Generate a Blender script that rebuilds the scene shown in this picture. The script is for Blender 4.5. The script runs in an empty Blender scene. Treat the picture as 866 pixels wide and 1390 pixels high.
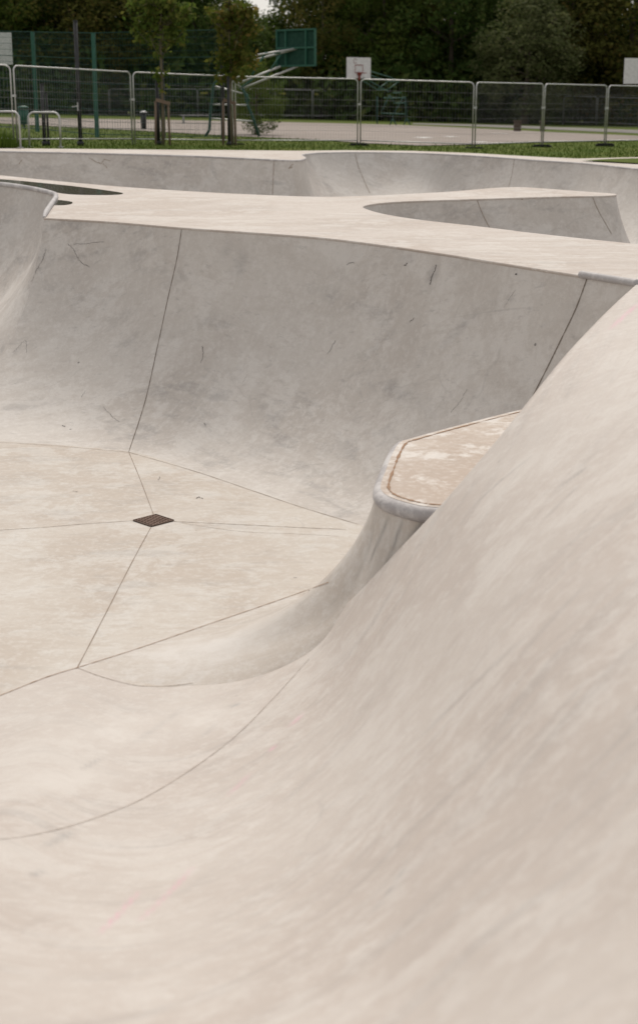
import bpy, bmesh, math, random
from mathutils import Vector, Matrix
from mathutils.geometry import delaunay_2d_cdt
from mathutils.bvhtree import BVHTree
R = math.radians
random.seed(7)
scene = bpy.context.scene
C = scene.collection
EYE = 3.6                      # eye above the bowl floor (floor z = 0)
F = 1900.0                     # focal length in photo pixels (866 wide)
TH = R(15.1); CT, ST = math.cos(TH), math.sin(TH)
CX, CY = 433.0, 650.0

# ------------------------------------------------------------------ survey helpers
def ray(px, py):
    x, d = (px-CX)/F, (py-CY)/F
    return Vector((x, CT-d*ST, -(ST+d*CT)))
def at_z(px, py, z):
    """point at height z below the eye (z negative) seen at this photo position"""
    r = ray(px, py); t = z/r.z
    return Vector((r.x*t, r.y*t, z+EYE))
def at_d(px, py, y):
    r = ray(px, py); t = y/r.y
    return Vector((r.x*t, y, r.z*t+EYE))
def zdeck(x, y):
    w = min(max((y-20)/12, 0), 1)
    z = (1-w)*(-1.4) + w*(-1.3-0.02*x)
    z += 0.10*math.exp(-((x-3.2)/1.1)**2-((y-22.6)/0.8)**2)
    return z
def zgr(x, y):
    z = -1.3-0.02*x
    return z
def on_surf(px, py, fn):
    r = ray(px, py); z = -1.35
    for _ in range(30):
        t = min(z/r.z if r.z < -1e-4 else 400, 400)
        z = 0.5*z+0.5*fn(r.x*t, r.y*t)
    return Vector((r.x*t, r.y*t, fn(r.x*t, r.y*t)+EYE))
def dk(px, py): return on_surf(px, py, zdeck)
def gr(px, py): return on_surf(px, py, zgr)
def dkp(x, y): return Vector((x, y, zdeck(x, y)+EYE))
def grp(x, y): return Vector((x, y, zgr(x, y)+EYE))

def catmull(pts, n, closed=False):
    """resample a list of Vectors (any dimension) into n per span"""
    out = []; N = len(pts)
    spans = N if closed else N-1
    for i in range(spans):
        g = (lambda k: pts[k % N]) if closed else (lambda k: pts[min(max(k, 0), N-1)])
        p0, p1, p2, p3 = g(i-1), g(i), g(i+1), g(i+2)
        for k in range(n):
            t = k/n
            out.append(0.5*((2*p1)+(p2-p0)*t+(2*p0-5*p1+4*p2-p3)*t*t+(3*p1-p0-3*p2+p3)*t**3))
    if not closed: out.append(pts[-1].copy())
    return out

# ------------------------------------------------------------------ object helpers
def tag(o, label=None, cat=None, group=None, kind=None):
    if label: o['label'] = label
    if cat: o['category'] = cat
    if group: o['group'] = group
    if kind: o['kind'] = kind
    return o
def link_mesh(name, me, mat, parent=None, smooth=False):
    o = bpy.data.objects.new(name, me); C.objects.link(o)
    if mat: me.materials.append(mat)
    if parent: o.parent = parent
    if smooth:
        for p in me.polygons: p.use_smooth = True
    return o
def from_bm(name, bm, mat, parent=None, smooth=False):
    me = bpy.data.meshes.new(name); bm.to_mesh(me); bm.free()
    return link_mesh(name, me, mat, parent, smooth)
def thing(name, loc, label, cat, group=None, rz=0):
    o = bpy.data.objects.new(name, None); C.objects.link(o)
    o.location = loc; o.rotation_euler = (0, 0, rz); o.empty_display_size = .2
    return tag(o, label, cat, group)
def copy_tree(o, parent=None):
    c = o.copy(); C.objects.link(c)
    if parent: c.parent = parent
    for ch in [x for x in bpy.data.objects if x.parent == o]: copy_tree(ch, c)
    return c
def add_box(bm, lo, hi, m=None, bev=0):
    vs = [bm.verts.new((x, y, z)) for x in (lo[0], hi[0]) for y in (lo[1], hi[1]) for z in (lo[2], hi[2])]
    if m is not None:
        for v in vs: v.co = m @ v.co
    for f in ((0,1,3,2),(4,6,7,5),(0,4,5,1),(2,3,7,6),(0,2,6,4),(1,5,7,3)):
        bm.faces.new([vs[i] for i in f])
def tube(bm, pts, r, n=8, closed=False, rads=None):
    pts = [Vector(p) for p in pts]; rings = []; N = len(pts)
    ref = None
    for i, p in enumerate(pts):
        a = pts[i-1] if (i > 0 or closed) else p
        b = pts[(i+1) % N] if (i < N-1 or closed) else p
        t = (b-a).normalized()
        if ref is None: ref = Vector((0, 0, 1)) if abs(t.z) < .9 else Vector((1, 0, 0))
        u = (ref-t*ref.dot(t)).normalized(); ref = u; v = t.cross(u)
        rr = rads[i] if rads else r
        rings.append([bm.verts.new(p+(u*math.cos(2*math.pi*k/n)+v*math.sin(2*math.pi*k/n))*rr) for k in range(n)])
    for i in range(N if closed else N-1):
        A, B = rings[i], rings[(i+1) % N]
        for k in range(n): bm.faces.new((A[k], A[(k+1) % n], B[(k+1) % n], B[k]))
    if not closed:
        bm.faces.new(rings[0][::-1]); bm.faces.new(rings[-1])
def bar(bm, a, b, w, h=None):
    a, b = Vector(a), Vector(b); h = h or w; t = (b-a).normalized()
    ref = Vector((0, 0, 1)) if abs(t.z) < .95 else Vector((1, 0, 0))
    u = ref.cross(t).normalized()*w/2; v = t.cross(u).normalized()*h/2
    vs = [bm.verts.new(p+s*u+q*v) for p in (a, b) for s, q in ((-1,-1),(1,-1),(1,1),(-1,1))]
    for f in ((3,2,1,0),(4,5,6,7),(0,1,5,4),(1,2,6,5),(2,3,7,6),(3,0,4,7)): bm.faces.new([vs[i] for i in f])

def planar(name, outer, holes, zf, mat, parent=None, step=None, thick=0):
    """triangulated sheet with holes; outer/holes are lists of (x,y)"""
    pts, edges, loops = [], [], []
    for L in [outer]+holes:
        s = len(pts); pts += [Vector((p[0], p[1])) for p in L]
        edges += [(s+i, s+(i+1) % len(L)) for i in range(len(L))]
    if step:
        x0 = min(p[0] for p in outer); x1 = max(p[0] for p in outer)
        y0 = min(p[1] for p in outer); y1 = max(p[1] for p in outer)
        x = x0+step/2
        while x < x1:
            y = y0+step/2
            while y < y1:
                q = (x+random.uniform(-.1, .1)*step, y+random.uniform(-.1, .1)*step)
                if inside(q, outer) and not any(inside(q, h) for h in holes): pts.append(Vector(q))
                y += step
            x += step
    r = delaunay_2d_cdt(pts, edges, [], 0, 1e-5)
    vs, fs = r[0], r[2]; keep = []
    for f in fs:
        c = sum((vs[i] for i in f), Vector((0, 0)))/len(f)
        if inside(c, outer) and not any(inside(c, h) for h in holes): keep.append(f)
    me = bpy.data.meshes.new(name)
    me.from_pydata([(v.x, v.y, zf(v.x, v.y)+EYE) for v in vs], [], keep)
    bm = bmesh.new(); bm.from_mesh(me)
    bmesh.ops.delete(bm, geom=[v for v in bm.verts if not v.link_faces], context='VERTS')
    for f in bm.faces:
        if f.normal.z < 0: f.normal_flip()
    bm.to_mesh(me); bm.free()
    uv = me.uv_layers.new(name='UVMap')
    for lp in me.loops:
        co = me.vertices[lp.vertex_index].co; uv.data[lp.index].uv = (co.x, co.y)
    return link_mesh(name, me, mat, parent)
def inside(p, L):
    c = False; j = len(L)-1
    for i in range(len(L)):
        a, b = L[i], L[j]
        if (a[1] > p[1]) != (b[1] > p[1]) and p[0] < (b[0]-a[0])*(p[1]-a[1])/(b[1]-a[1])+a[0]: c = not c
        j = i
    return c

# ------------------------------------------------------------------ materials
def mat(name, rough=.8, col=(.5,.5,.5), metal=0, spec=.5):
    m = bpy.data.materials.new(name); m.use_nodes = True
    b = m.node_tree.nodes['Principled BSDF']
    b.inputs['Base Color'].default_value = (*col, 1); b.inputs['Roughness'].default_value = rough
    b.inputs['Metallic'].default_value = metal; b.inputs['Specular IOR Level'].default_value = spec
    return m
class G:
    def __init__(s, m): s.m = m; s.t = m.node_tree; s.n = s.t.nodes; s.b = s.n['Principled BSDF']
    def new(s, k, **kw):
        n = s.n.new(k)
        for a, v in kw.items(): setattr(n, a, v)
        return n
    def lk(s, a, b): s.t.links.new(a, b)
    def noise(s, vec, scale, detail=6, rough=.6, dist=0, dims='3D'):
        n = s.new('ShaderNodeTexNoise'); n.inputs['Scale'].default_value = scale
        n.inputs['Detail'].default_value = detail; n.inputs['Roughness'].default_value = rough
        n.inputs['Distortion'].default_value = dist
        s.lk(vec, n.inputs['Vector']); return n.outputs['Fac']
    def map(s, vec, scale=(1,1,1), rot=(0,0,0), loc=(0,0,0)):
        n = s.new('ShaderNodeMapping'); n.inputs['Scale'].default_value = scale
        n.inputs['Rotation'].default_value = rot; n.inputs['Location'].default_value = loc
        s.lk(vec, n.inputs['Vector']); return n.outputs['Vector']
    def ramp(s, f, a, b, va=0, vb=1):
        n = s.new('ShaderNodeMapRange'); n.interpolation_type = 'SMOOTHSTEP'
        for i, v in zip(('From Min','From Max','To Min','To Max'), (a, b, va, vb)): n.inputs[i].default_value = v
        s.lk(f, n.inputs['Value']); return n.outputs['Result']
    def mix(s, f, a, b, mode='MIX'):
        n = s.new('ShaderNodeMix', data_type='RGBA', blend_type=mode)
        for i, v in ((0, f), (6, a), (7, b)):
            if isinstance(v, (int, float)): n.inputs[i].default_value = v
            elif isinstance(v, tuple): n.inputs[i].default_value = (*v, 1)
            else: s.lk(v, n.inputs[i])
        return n.outputs[2]
    def math(s, op, a, b=0):
        n = s.new('ShaderNodeMath', operation=op)
        for i, v in enumerate((a, b)):
            if isinstance(v, (int, float)): n.inputs[i].default_value = v
            else: s.lk(v, n.inputs[i])
        return n.outputs[0]
    def bump(s, h, dist, strength=1):
        n = s.new('ShaderNodeBump'); n.inputs['Distance'].default_value = dist; n.inputs['Strength'].default_value = strength
        s.lk(h, n.inputs['Height']); s.lk(n.outputs[0], s.b.inputs['Normal'])

def concrete(name, base=(.47,.43,.385), tint=(.40,.335,.28), pale=(.58,.55,.51), dark=(.25,.24,.235),
             streak=(1, 7), rot=0, blotch=.6, scuff=.6, grey=0.0, seed=0, fleck=1.0, wear=(.78, .72)):
    m = mat(name, .62, spec=.35); g = G(m)
    tc = g.new('ShaderNodeTexCoord'); V = g.map(tc.outputs['Object'], loc=(seed, seed*.7, 0))
    UV = g.map(tc.outputs['UV'], scale=(streak[0], streak[1], 1), rot=(0, 0, rot), loc=(seed*3.1, 0, 0))
    big = g.noise(V, .45, 5, .6, .6); mid = g.noise(V, 1.5, 14, .74, .25); fine = g.noise(V, 14, 8, .72)
    st = g.noise(UV, 1.3, 9, .72, .4); st2 = g.noise(UV, 5.0, 6, .7, .2)
    c = g.mix(g.ramp(big, .42, .60), base, tint)
    c = g.mix(g.math('MULTIPLY', g.ramp(mid, .49, .56), blotch), c, pale)
    mid2 = g.noise(UV, 2.4, 12, .76, .2)
    c = g.mix(g.math('MULTIPLY', g.ramp(mid2, .52, .60), blotch*.7), c, tint)
    c = g.mix(g.math('MULTIPLY', g.ramp(st, .50, .62), blotch*.8), c, tint)
    # grimy dark streaks and scuffs
    c = g.mix(g.math('MULTIPLY', g.math('MULTIPLY', g.ramp(st, .52, .36), g.ramp(big, .38, .58)), scuff*.8), c, dark)
    c = g.mix(g.math('MULTIPLY', g.ramp(st2, .56, .70), scuff*.6), c, dark)
    c = g.mix(g.ramp(fine, .48, .62, 0, .38), c, pale)
    c = g.mix(g.ramp(g.noise(V, 9, 12, .8, .3), .50, .40, 0, .30), c, tint)
    c = g.mix(g.ramp(g.noise(V, 30, 8, .8), .60, .70, 0, .30), c, dark)
    grain = g.noise(V, 120, 3, .7)
    c = g.mix(g.ramp(grain, .3, .75, 0, .16), c, dark)
    LU = g.map(tc.outputs['UV'], scale=(.22, 16, 1), rot=(0, 0, rot+.06))
    lines = g.math('MULTIPLY', g.ramp(g.noise(LU, 1.6, 4, .55, .3), .66, .76), g.ramp(g.noise(V, .9, 3), .42, .6))
    c = g.mix(g.math('MULTIPLY', lines, .38), c, dark)
    # flecks: sparse little dark spots
    vo = g.new('ShaderNodeTexVoronoi'); vo.inputs['Scale'].default_value = 2.6; vo.inputs['Randomness'].default_value = 1
    g.lk(V, vo.inputs['Vector'])
    spot = g.math('MULTIPLY', g.ramp(vo.outputs['Distance'], .050, .025), g.ramp(g.noise(V, 1.1, 2), .5, .6))
    c = g.mix(g.math('MULTIPLY', spot, .75*fleck), c, (.10, .09, .085))
    # wandering hairline crazing
    v2 = g.new('ShaderNodeTexVoronoi', feature='DISTANCE_TO_EDGE'); v2.inputs['Scale'].default_value = .55
    wob = g.new('ShaderNodeMix', data_type='VECTOR'); wob.inputs[0].default_value = .25
    nz = g.new('ShaderNodeTexNoise'); nz.inputs['Scale'].default_value = 2.2; nz.inputs['Detail'].default_value = 6
    g.lk(V, nz.inputs['Vector']); g.lk(V, wob.inputs[4]); g.lk(nz.outputs['Color'], wob.inputs[5]); g.lk(wob.outputs[1], v2.inputs['Vector'])
    cr = g.math('MULTIPLY', g.ramp(v2.outputs['Distance'], .006, .0015), g.ramp(g.noise(V, .8, 3), .52, .62))
    c = g.mix(g.math('MULTIPLY', cr, .16), c, dark)
    # hand placed wear and pale marks stored on the mesh: R dark scuffs, G pink chalk, B pale patches
    at = g.new('ShaderNodeAttribute', attribute_name='marks')
    sp = g.new('ShaderNodeSeparateColor'); g.lk(at.outputs['Color'], sp.inputs[0])
    brk = g.ramp(st2, .30, .62, .25, 1)
    c = g.mix(g.math('MULTIPLY', sp.outputs[0], brk), c, dark)
    c = g.mix(g.math('MULTIPLY', g.math('MULTIPLY', sp.outputs[1], brk), .9), c, (.60, .34, .41))
    c = g.mix(g.math('MULTIPLY', sp.outputs[2], g.ramp(mid, .35, .6, .35, 1)), c, pale)
    if grey: c = g.mix(grey, c, (.40, .40, .41))
    g.lk(c, g.b.inputs['Base Color'])
    g.lk(g.ramp(mid, .3, .7, .5, .78), g.b.inputs['Roughness'])
    h = g.math('ADD', g.math('MULTIPLY', fine, .4), g.math('ADD', g.math('MULTIPLY', grain, .12), g.math('MULTIPLY', mid, .9)))
    g.bump(h, .006, .55)
    return m
M = {}
M['floor'] = concrete('floor_concrete', base=(.50,.455,.405), tint=(.43,.37,.315), pale=(.58,.555,.52), blotch=.6, scuff=.35, streak=(1, 3), rot=.5, seed=3)
M['wall'] = concrete('wall_concrete', base=(.50,.465,.43), tint=(.435,.395,.36), pale=(.58,.55,.52), dark=(.25,.235,.228), blotch=.6, scuff=.6, streak=(1.1, 2.6), rot=-.75, seed=1)
M['near'] = concrete('ramp_concrete', base=(.50,.452,.412), tint=(.455,.40,.36), pale=(.57,.535,.50), blotch=.5, scuff=.30, streak=(.35, 4.5), rot=.10, seed=5, fleck=.3)
M['nosewall'] = concrete('block_wall_concrete', base=(.50,.455,.41), tint=(.44,.385,.335), pale=(.58,.55,.52), dark=(.20,.19,.18), blotch=.6, scuff=.4, streak=(5, .5), seed=8)
M['deck'] = concrete('deck_concrete', base=(.47,.415,.37), tint=(.40,.335,.285), pale=(.55,.51,.47), blotch=.8, scuff=.3, streak=(.5, 3), rot=.2, seed=6, fleck=.5)
M['nosetop'] = concrete('block_top_concrete', base=(.49,.42,.36), tint=(.40,.32,.26), pale=(.62,.58,.54), blotch=1.0, scuff=.1, streak=(2, 3), seed=11)
M['coping'] = concrete('coping_concrete', base=(.40,.385,.38), tint=(.34,.32,.32), pale=(.55,.53,.52), blotch=.8, scuff=.8, streak=(5, 9), seed=4)
M['joint'] = mat('joint_sealant', .9, (.17, .14, .115))
M['joint_soft'] = mat('joint_pale', .9, (.27, .215, .17))
M['rust'] = mat('rust_stain', .9, (.27, .165, .10))
M['crack'] = mat('crack_and_shade_dark', .9, (.10, .092, .088))  # cracks, and the painted shade line under the block coping

def grass_mat():
    m = mat('grass_ground', .9); g = G(m); tc = g.new('ShaderNodeTexCoord')
    n1 = g.noise(tc.outputs['Object'], .5, 6, .7); n2 = g.noise(tc.outputs['Object'], 6, 6, .7)
    c = g.mix(g.ramp(n1, .35, .65), (.065, .10, .016), (.11, .125, .028)); c = g.mix(g.ramp(n2, .4, .7, 0, .5), c, (.045, .07, .015))
    g.lk(c, g.b.inputs['Base Color']); g.b.inputs['Specular IOR Level'].default_value = .05; g.bump(n2, .05, 1); return m
M['grass'] = grass_mat()
def paving(name, a, b):
    m = mat(name, .85); g = G(m); tc = g.new('ShaderNodeTexCoord')
    n1 = g.noise(tc.outputs['Object'], .25, 6, .6); n2 = g.noise(tc.outputs['Object'], 9, 5, .7)
    c = g.mix(g.ramp(n1, .35, .65), a, b); c = g.mix(g.ramp(n2, .4, .8, 0, .25), c, (.5, .5, .48))
    g.lk(c, g.b.inputs['Base Color']); return m
M['court'] = paving('court_asphalt', (.18, .142, .118), (.22, .18, .152))
M['path'] = paving('path_asphalt', (.12, .105, .095), (.15, .135, .12))
M['line'] = mat('court_line_paint', .7, (.6, .6, .58))
def metal(name, col, rough, met=1.0):
    m = mat(name, rough, col, met); g = G(m); tc = g.new('ShaderNodeTexCoord')
    n = g.noise(tc.outputs['Object'], 8, 5, .7)
    g.lk(g.mix(g.ramp(n, .3, .7, 0, .5), col, tuple(c*.6 for c in col)), g.b.inputs['Base Color'])
    g.lk(g.ramp(n, .3, .7, rough, rough+.2), g.b.inputs['Roughness']); return m
M['galv'] = metal('galvanised_steel', (.50, .50, .49), .42, .7)
M['wire'] = metal('galvanised_wire', (.30, .30, .30), .5, .6)
M['green'] = metal('green_paint', (.010, .085, .055), .5, 0)
M['greenwire'] = metal('green_wire', (.008, .055, .04), .6, 0)
M['greenboard'] = metal('green_board_steel', (.004, .042, .027), .8, 0)
M['black'] = metal('black_paint', (.012, .012, .013), .5, 0)
M['rubber'] = metal('black_rubber', (.012, .012, .012), .85, 0)
M['white'] = metal('white_board', (.62, .62, .62), .5, 0)
M['redpaint'] = metal('red_paint', (.20, .03, .02), .6, 0)
M['yellow'] = metal('yellow_green_plate', (.22, .21, .03), .6, 0)
M['wood'] = metal('stake_wood', (.17, .12, .085), .85, 0)
M['planter'] = metal('brown_wood', (.075, .05, .035), .85, 0)
M['bark'] = metal('tree_bark', (.085, .065, .048), .95, 0)
M['twig'] = metal('young_bark', (.13, .11, .07), .9, 0)
M['net'] = metal('net_cord', (.3, .3, .3), .9, 0)
def water():
    m = mat('puddle_water', .09, (.085, .075, .055), 0, .4); g = G(m); tc = g.new('ShaderNodeTexCoord')
    g.bump(g.noise(tc.outputs['Object'], 18, 3, .5), .0015, .4); return m
M['water'] = water()
def leaf(name, a, b, c2, tr=.35):
    m = bpy.data.materials.new(name); m.use_nodes = True; g = G(m)
    at = g.new('ShaderNodeAttribute', attribute_name='hue'); sp = g.new('ShaderNodeSeparateColor'); g.lk(at.outputs['Color'], sp.inputs[0])
    c = g.mix(sp.outputs[0], a, b); c = g.mix(g.ramp(sp.outputs[1], .7, 1, 0, .8), c, c2)
    g.lk(c, g.b.inputs['Base Color']); g.b.inputs['Roughness'].default_value = .75; g.b.inputs['Specular IOR Level'].default_value = .12
    tr = max(tr, .45); t = g.new('ShaderNodeBsdfTranslucent'); g.lk(c, t.inputs['Color'])
    mx = g.new('ShaderNodeMixShader'); mx.inputs[0].default_value = tr
    out = g.n['Material Output']; g.lk(g.b.outputs[0], mx.inputs[1]); g.lk(t.outputs[0], mx.inputs[2]); g.lk(mx.outputs[0], out.inputs['Surface'])
    return m
M['leaf_dark'] = leaf('leaf_dark_green', (.038, .072, .015), (.075, .115, .026), (.11, .12, .035))
M['leaf_mid'] = leaf('leaf_mid_green', (.06, .105, .018), (.10, .135, .026), (.12, .13, .035))
M['leaf_olive'] = leaf('leaf_olive', (.075, .095, .032), (.13, .145, .06), (.15, .145, .075))
M['leaf_brown'] = leaf('leaf_brown_green', (.065, .072, .016), (.105, .105, .024), (.14, .10, .028))
M['leaf_young'] = leaf('leaf_young_maple', (.065, .105, .018), (.12, .15, .03), (.16, .14, .035), .5)
M['leaf_young2'] = leaf('leaf_young_bronze', (.07, .10, .015), (.12, .12, .025), (.18, .12, .035), .5)

# ------------------------------------------------------------------ lofted concrete
BVH = []         # (bvh, object) of concrete surfaces, for laying joints and marks on them
def mesh_grid(name, grid, mat_, parent, uvscale=None, flip=False):
    nu, nv = len(grid), len(grid[0])
    verts = [tuple(p) for row in grid for p in row]
    faces = []
    for i in range(nu-1):
        for j in range(nv-1):
            a, b, c, d = i*nv+j, (i+1)*nv+j, (i+1)*nv+j+1, i*nv+j+1
            faces.append((a, b, c, d) if not flip else (a, d, c, b))
    me = bpy.data.meshes.new(name); me.from_pydata(verts, [], faces)
    # metric uv: arc length along the middle row, and across
    us = [0]; mid = nv//2
    for i in range(1, nu): us.append(us[-1]+(grid[i][mid]-grid[i-1][mid]).length)
    uv = me.uv_layers.new(name='UVMap')
    vv = []
    for i in range(nu):
        s = [0]
        for j in range(1, nv): s.append(s[-1]+(grid[i][j]-grid[i][j-1]).length)
        vv.append(s)
    for lp in me.loops:
        k = lp.vertex_index; uv.data[lp.index].uv = (us[k//nv], vv[k//nv][k % nv])
    me.update()
    up = sum(1 if p.normal.z > 0 else -1 for p in me.polygons)
    if up < 0: me.flip_normals()
    o = link_mesh(name, me, mat_, parent, smooth=True)
    return o
def loft(name, rims, bases, mat_, parent, n=8, nv=28, A=R(76), mids=None):
    """quarter-pipe: circular-ish transition from base (flat) up to rim (steep)"""
    rc = catmull(rims, n); bc = catmull(bases, n); grid = []
    mc = catmull(mids, n) if mids else [(a_+b_)/2 for a_, b_ in zip(rc, bc)]
    for r, b, mm in zip(rc, bc, mc):
        row = []
        for j in range(nv+1):
            a = A*j/nv; s = math.sin(a)/math.sin(A); h = (1-math.cos(a))/(1-math.cos(A))
            row.append(Vector(((1-s)**2*b.x+2*s*(1-s)*mm.x+s*s*r.x, (1-s)**2*b.y+2*s*(1-s)*mm.y+s*s*r.y, b.z+(r.z-b.z)*h)))
        grid.append(row)
    o = mesh_grid(name, grid, mat_, parent); return o, rc, bc

# ---- main bowl -----------------------------------------------------
FL = -3.6
def fl(px, py): return at_z(px, py, FL)
def f0(x, y): return Vector((x, y, FL+EYE))
bowl = thing('skate_bowl', (0, 0, 0), 'large smooth concrete skate bowl with grey curved back wall and beige floor round a drain', 'skate bowl')
rimA = [dk(60,295), dk(150,300), dk(247,308), dk(350,315), dk(430,321), dk(500,329), dk(600,343), dk(700,359), dk(797,374), dk(866,385)]
baseA = [fl(-115,592), fl(20,600), fl(175,613), fl(265,640), fl(345,666), fl(410,688), fl(490,713), fl(570,738), fl(640,760), f0(1.55,10.6)]
w1, rcA, bcA = loft('back_wall', rimA, baseA, M['wall'], bowl, n=10, nv=36, A=R(72))
# left: hip fan, then the round end pocket
rimB = [dk(60,295), dk(61,293), dk(64,287), dk(72,275), dk(76,268), dk(71,263), dk(40,256), dk(0,250.5), dk(-60,246), dkp(-9,25.5), dkp(-11.5,23), dkp(-12.5,18), dkp(-11,11), dkp(-7.5,5.5), dkp(-4.2,2.8)]
rimB = rimB + [dkp(-1.9,1.55)]
baseB = [fl(-115,592), f0(-5.6,16.3), f0(-6.0,17.2), f0(-6.3,18.6), f0(-6.5,20.0), f0(-6.7,21.0), f0(-7.0,21.8), f0(-7.6,22.4), f0(-8.4,22.6), f0(-9.2,22.2), f0(-9.9,20.5), f0(-10,17), f0(-8.6,12.6), f0(-5.2,9.6), f0(-3.3,8.5), fl(0,945)]
w2, rcB, bcB = loft('side_wall', rimB, baseB, M['wall'], bowl, n=8, nv=30, A=R(78))

# near ramp: sweeps from the floor seam (lower left) up past the camera on the right
S0 = [(0,945,-3.6),(105,907,-3.6),(190,931,-3.598),(262,930,-3.59),(330,905,-3.55),(385,876,-3.47),(432,850,-3.33),(478,815,-3.05),
      (538,752,-2.66),(600,687,-2.30),(655,625,-2.06),(715,556,-1.82),(790,468,-1.58),(866,385,-1.40)]
seam = [at_z(*p) for p in S0]
rimN = [(-1.9,1.55),(-1.35,1.25),(-.9,1.08),(-.45,1.0),(0,1.02),(.30,1.15),(.52,1.45),(.78,1.95),(1.05,2.8),(1.38,4.0),(1.68,5.4),(2.0,7.1),(2.35,9.1),(2.68,11.3)]
rimN = [dkp(*p) for p in rimN]
expo = [1.75,1.75,1.75,1.75,1.7,1.6,1.45,1.3,1.15,1.05,1.0,.95,.9,1.0]
nS = 24
sc = catmull(seam, nS); rN = catmull(rimN, nS); ex = catmull([Vector((e,0,0)) for e in expo], nS)
grid = []
for s, r, e in zip(sc, rN, ex):
    row = []
    # rolled far edge (hidden from the camera): only where the seam is off the floor
    up = max(0, s.z-.02)
    d = Vector((s.x-r.x, s.y-r.y, 0)).normalized()
    k = min(1, up/.5)
    for a in (90, 70, 50, 35, 20, 8):
        rr = .10*k
        row.append(s+d*rr*math.sin(R(a))+Vector((0, 0, -rr*(1-math.cos(R(a))))))
    row.insert(0, Vector((row[0].x+d.x*.05*k, row[0].y+d.y*.05*k, min(row[0].z, -.05))))
    for j in range(0, 221):
        t = j/220
        row.append(Vector((s.x+(r.x-s.x)*t, s.y+(r.y-s.y)*t, s.z+(r.z-s.z)*t**e.x)))
    grid.append(row)
near = mesh_grid('near_ramp', grid, M['near'], bowl)
near['label'] = 'pale beige concrete ramp sweeping up past the viewer on the right'

# floor
outer = []
for b in bcA[::-1]: outer.append((b.x, b.y))
for b in bcB[1:]: outer.append((b.x, b.y))
NOSE_B = [(-1.60,8.57),(-1.15,9.0),(-.6,9.55),(.08,10.2),(.6,10.55)]
for b in sc[1:100:3]: outer.append((b.x, b.y))
outer += [(.9, 8.3), (1.6, 9.6)]
cleaned = [outer[0]]
for p in outer[1:]:
    if (p[0]-cleaned[-1][0])**2+(p[1]-cleaned[-1][1])**2 > 1e-4: cleaned.append(p)
floor = planar('floor', cleaned, [], lambda x, y: FL, M['floor'], bowl, step=.6)

# ---- low block with bullnose coping --------------------------------
NZ = -2.4
nz = lambda px, py: at_z(px, py, NZ)
block = thing('corner_block', nz(560,640), 'low pale concrete corner block with rounded grey coping rising from the bowl floor', 'concrete block')
def child(o, root):
    o.parent = root; o.matrix_parent_inverse = Matrix.Translation(-root.location); return o
inner = [at_z(900,560,NZ), nz(760,548), nz(712,557), nz(625,579), nz(560,597), nz(543,603), nz(533,618), nz(524,640), nz(517,660), nz(520,671), nz(536,680), nz(570,689), nz(600,692), nz(660,700), nz(760,715)]
base_n = [f0(2.0,11.2), f0(1.5,11.0), f0(1.1,10.8), f0(.5,10.55), f0(-.02,10.1), f0(-.3,9.85), f0(-.62,9.54), f0(-.98,9.2), f0(-1.35,8.82), f0(-1.6,8.57)]
base_n += [at_z(190,931,-3.602), at_z(262,930,-3.60), at_z(330,905,-3.585), at_z(385,878,-3.53), at_z(440,850,-3.5), at_z(500,800,-3.4)]
COPE = .052
ic = catmull(inner, 8)
rim_n = []
for p, q in zip(inner, base_n):
    dv = Vector((q.x-p.x, q.y-p.y, 0)).normalized(); rim_n.append(p+dv*.03+Vector((0, 0, -.05)))
mid_n = [(a+b)/2 for a, b in zip(rim_n, base_n)]
for k, (ox, oy) in ((9,(-.42,-.10)),(10,(-.38,-.16)),(11,(-.30,-.24)),(12,(-.22,-.30)),(13,(-.15,-.34)),(14,(-.1,-.34))): mid_n[k] = rim_n[k]+Vector((ox, oy, 0))
wn, rcN, bcN = loft('curved_wall', rim_n, base_n, M['nosewall'], None, n=16, nv=60, A=R(80), mids=mid_n); child(wn, block)
bm = bmesh.new(); tube(bm, [p+Vector((0, 0, -COPE+.012)) for p in ic], COPE, 14)
cp = from_bm('coping', bm, M['coping'], None, True); child(cp, block)
bm = bmesh.new(); tube(bm, [p+Vector((0, 0, -.106)) for p in ic], .013, 6)
child(from_bm('coping_shade_line', bm, M['crack'], None, True), block)  # thin dark tube paints the contact shade beneath the coping
top = planar('top_slab', [(p.x, p.y) for p in ic], [], lambda x, y: NZ+.014, M['nosetop'], None, step=.2); child(top, block)
# rusty gap between slab and coping
def ribbon_pts(pts, w, lift=.004):
    bm = bmesh.new(); prev = None
    for i, (p, n) in enumerate(pts):
        a = pts[max(i-1, 0)][0]; b = pts[min(i+1, len(pts)-1)][0]
        t = (b-a).normalized(); s = n.cross(t).normalized()
        ww = w*(w_jit[i % 17] if w_jit else 1)
        v = (bm.verts.new(p+n*lift+s*ww/2), bm.verts.new(p+n*lift-s*ww/2))
        if prev: bm.faces.new((prev[0], prev[1], v[1], v[0]))
        prev = v
    return bm
w_jit = None
def inset(L, d):
    out = []
    for i, p in enumerate(L):
        a, b = L[max(i-1, 0)], L[min(i+1, len(L)-1)]
        t = (b-a).normalized(); out.append(p+Vector((t.y, -t.x, 0))*(-d))
    return out
cen = nz(640, 640)
tst = inset(ic, .1)
sgn = 1 if (tst[40]-cen).length < (ic[40]-cen).length else -1
w_jit = [random.uniform(.1, 1.7) for _ in range(17)]
gap = inset(ic, sgn*.05)
bm = ribbon_pts([(p+Vector((0, 0, .014)), Vector((0, 0, 1))) for p in gap], .017, .003)
gp = from_bm('rust_line', bm, M['rust'], None); child(gp, block)
w_jit = None

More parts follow.
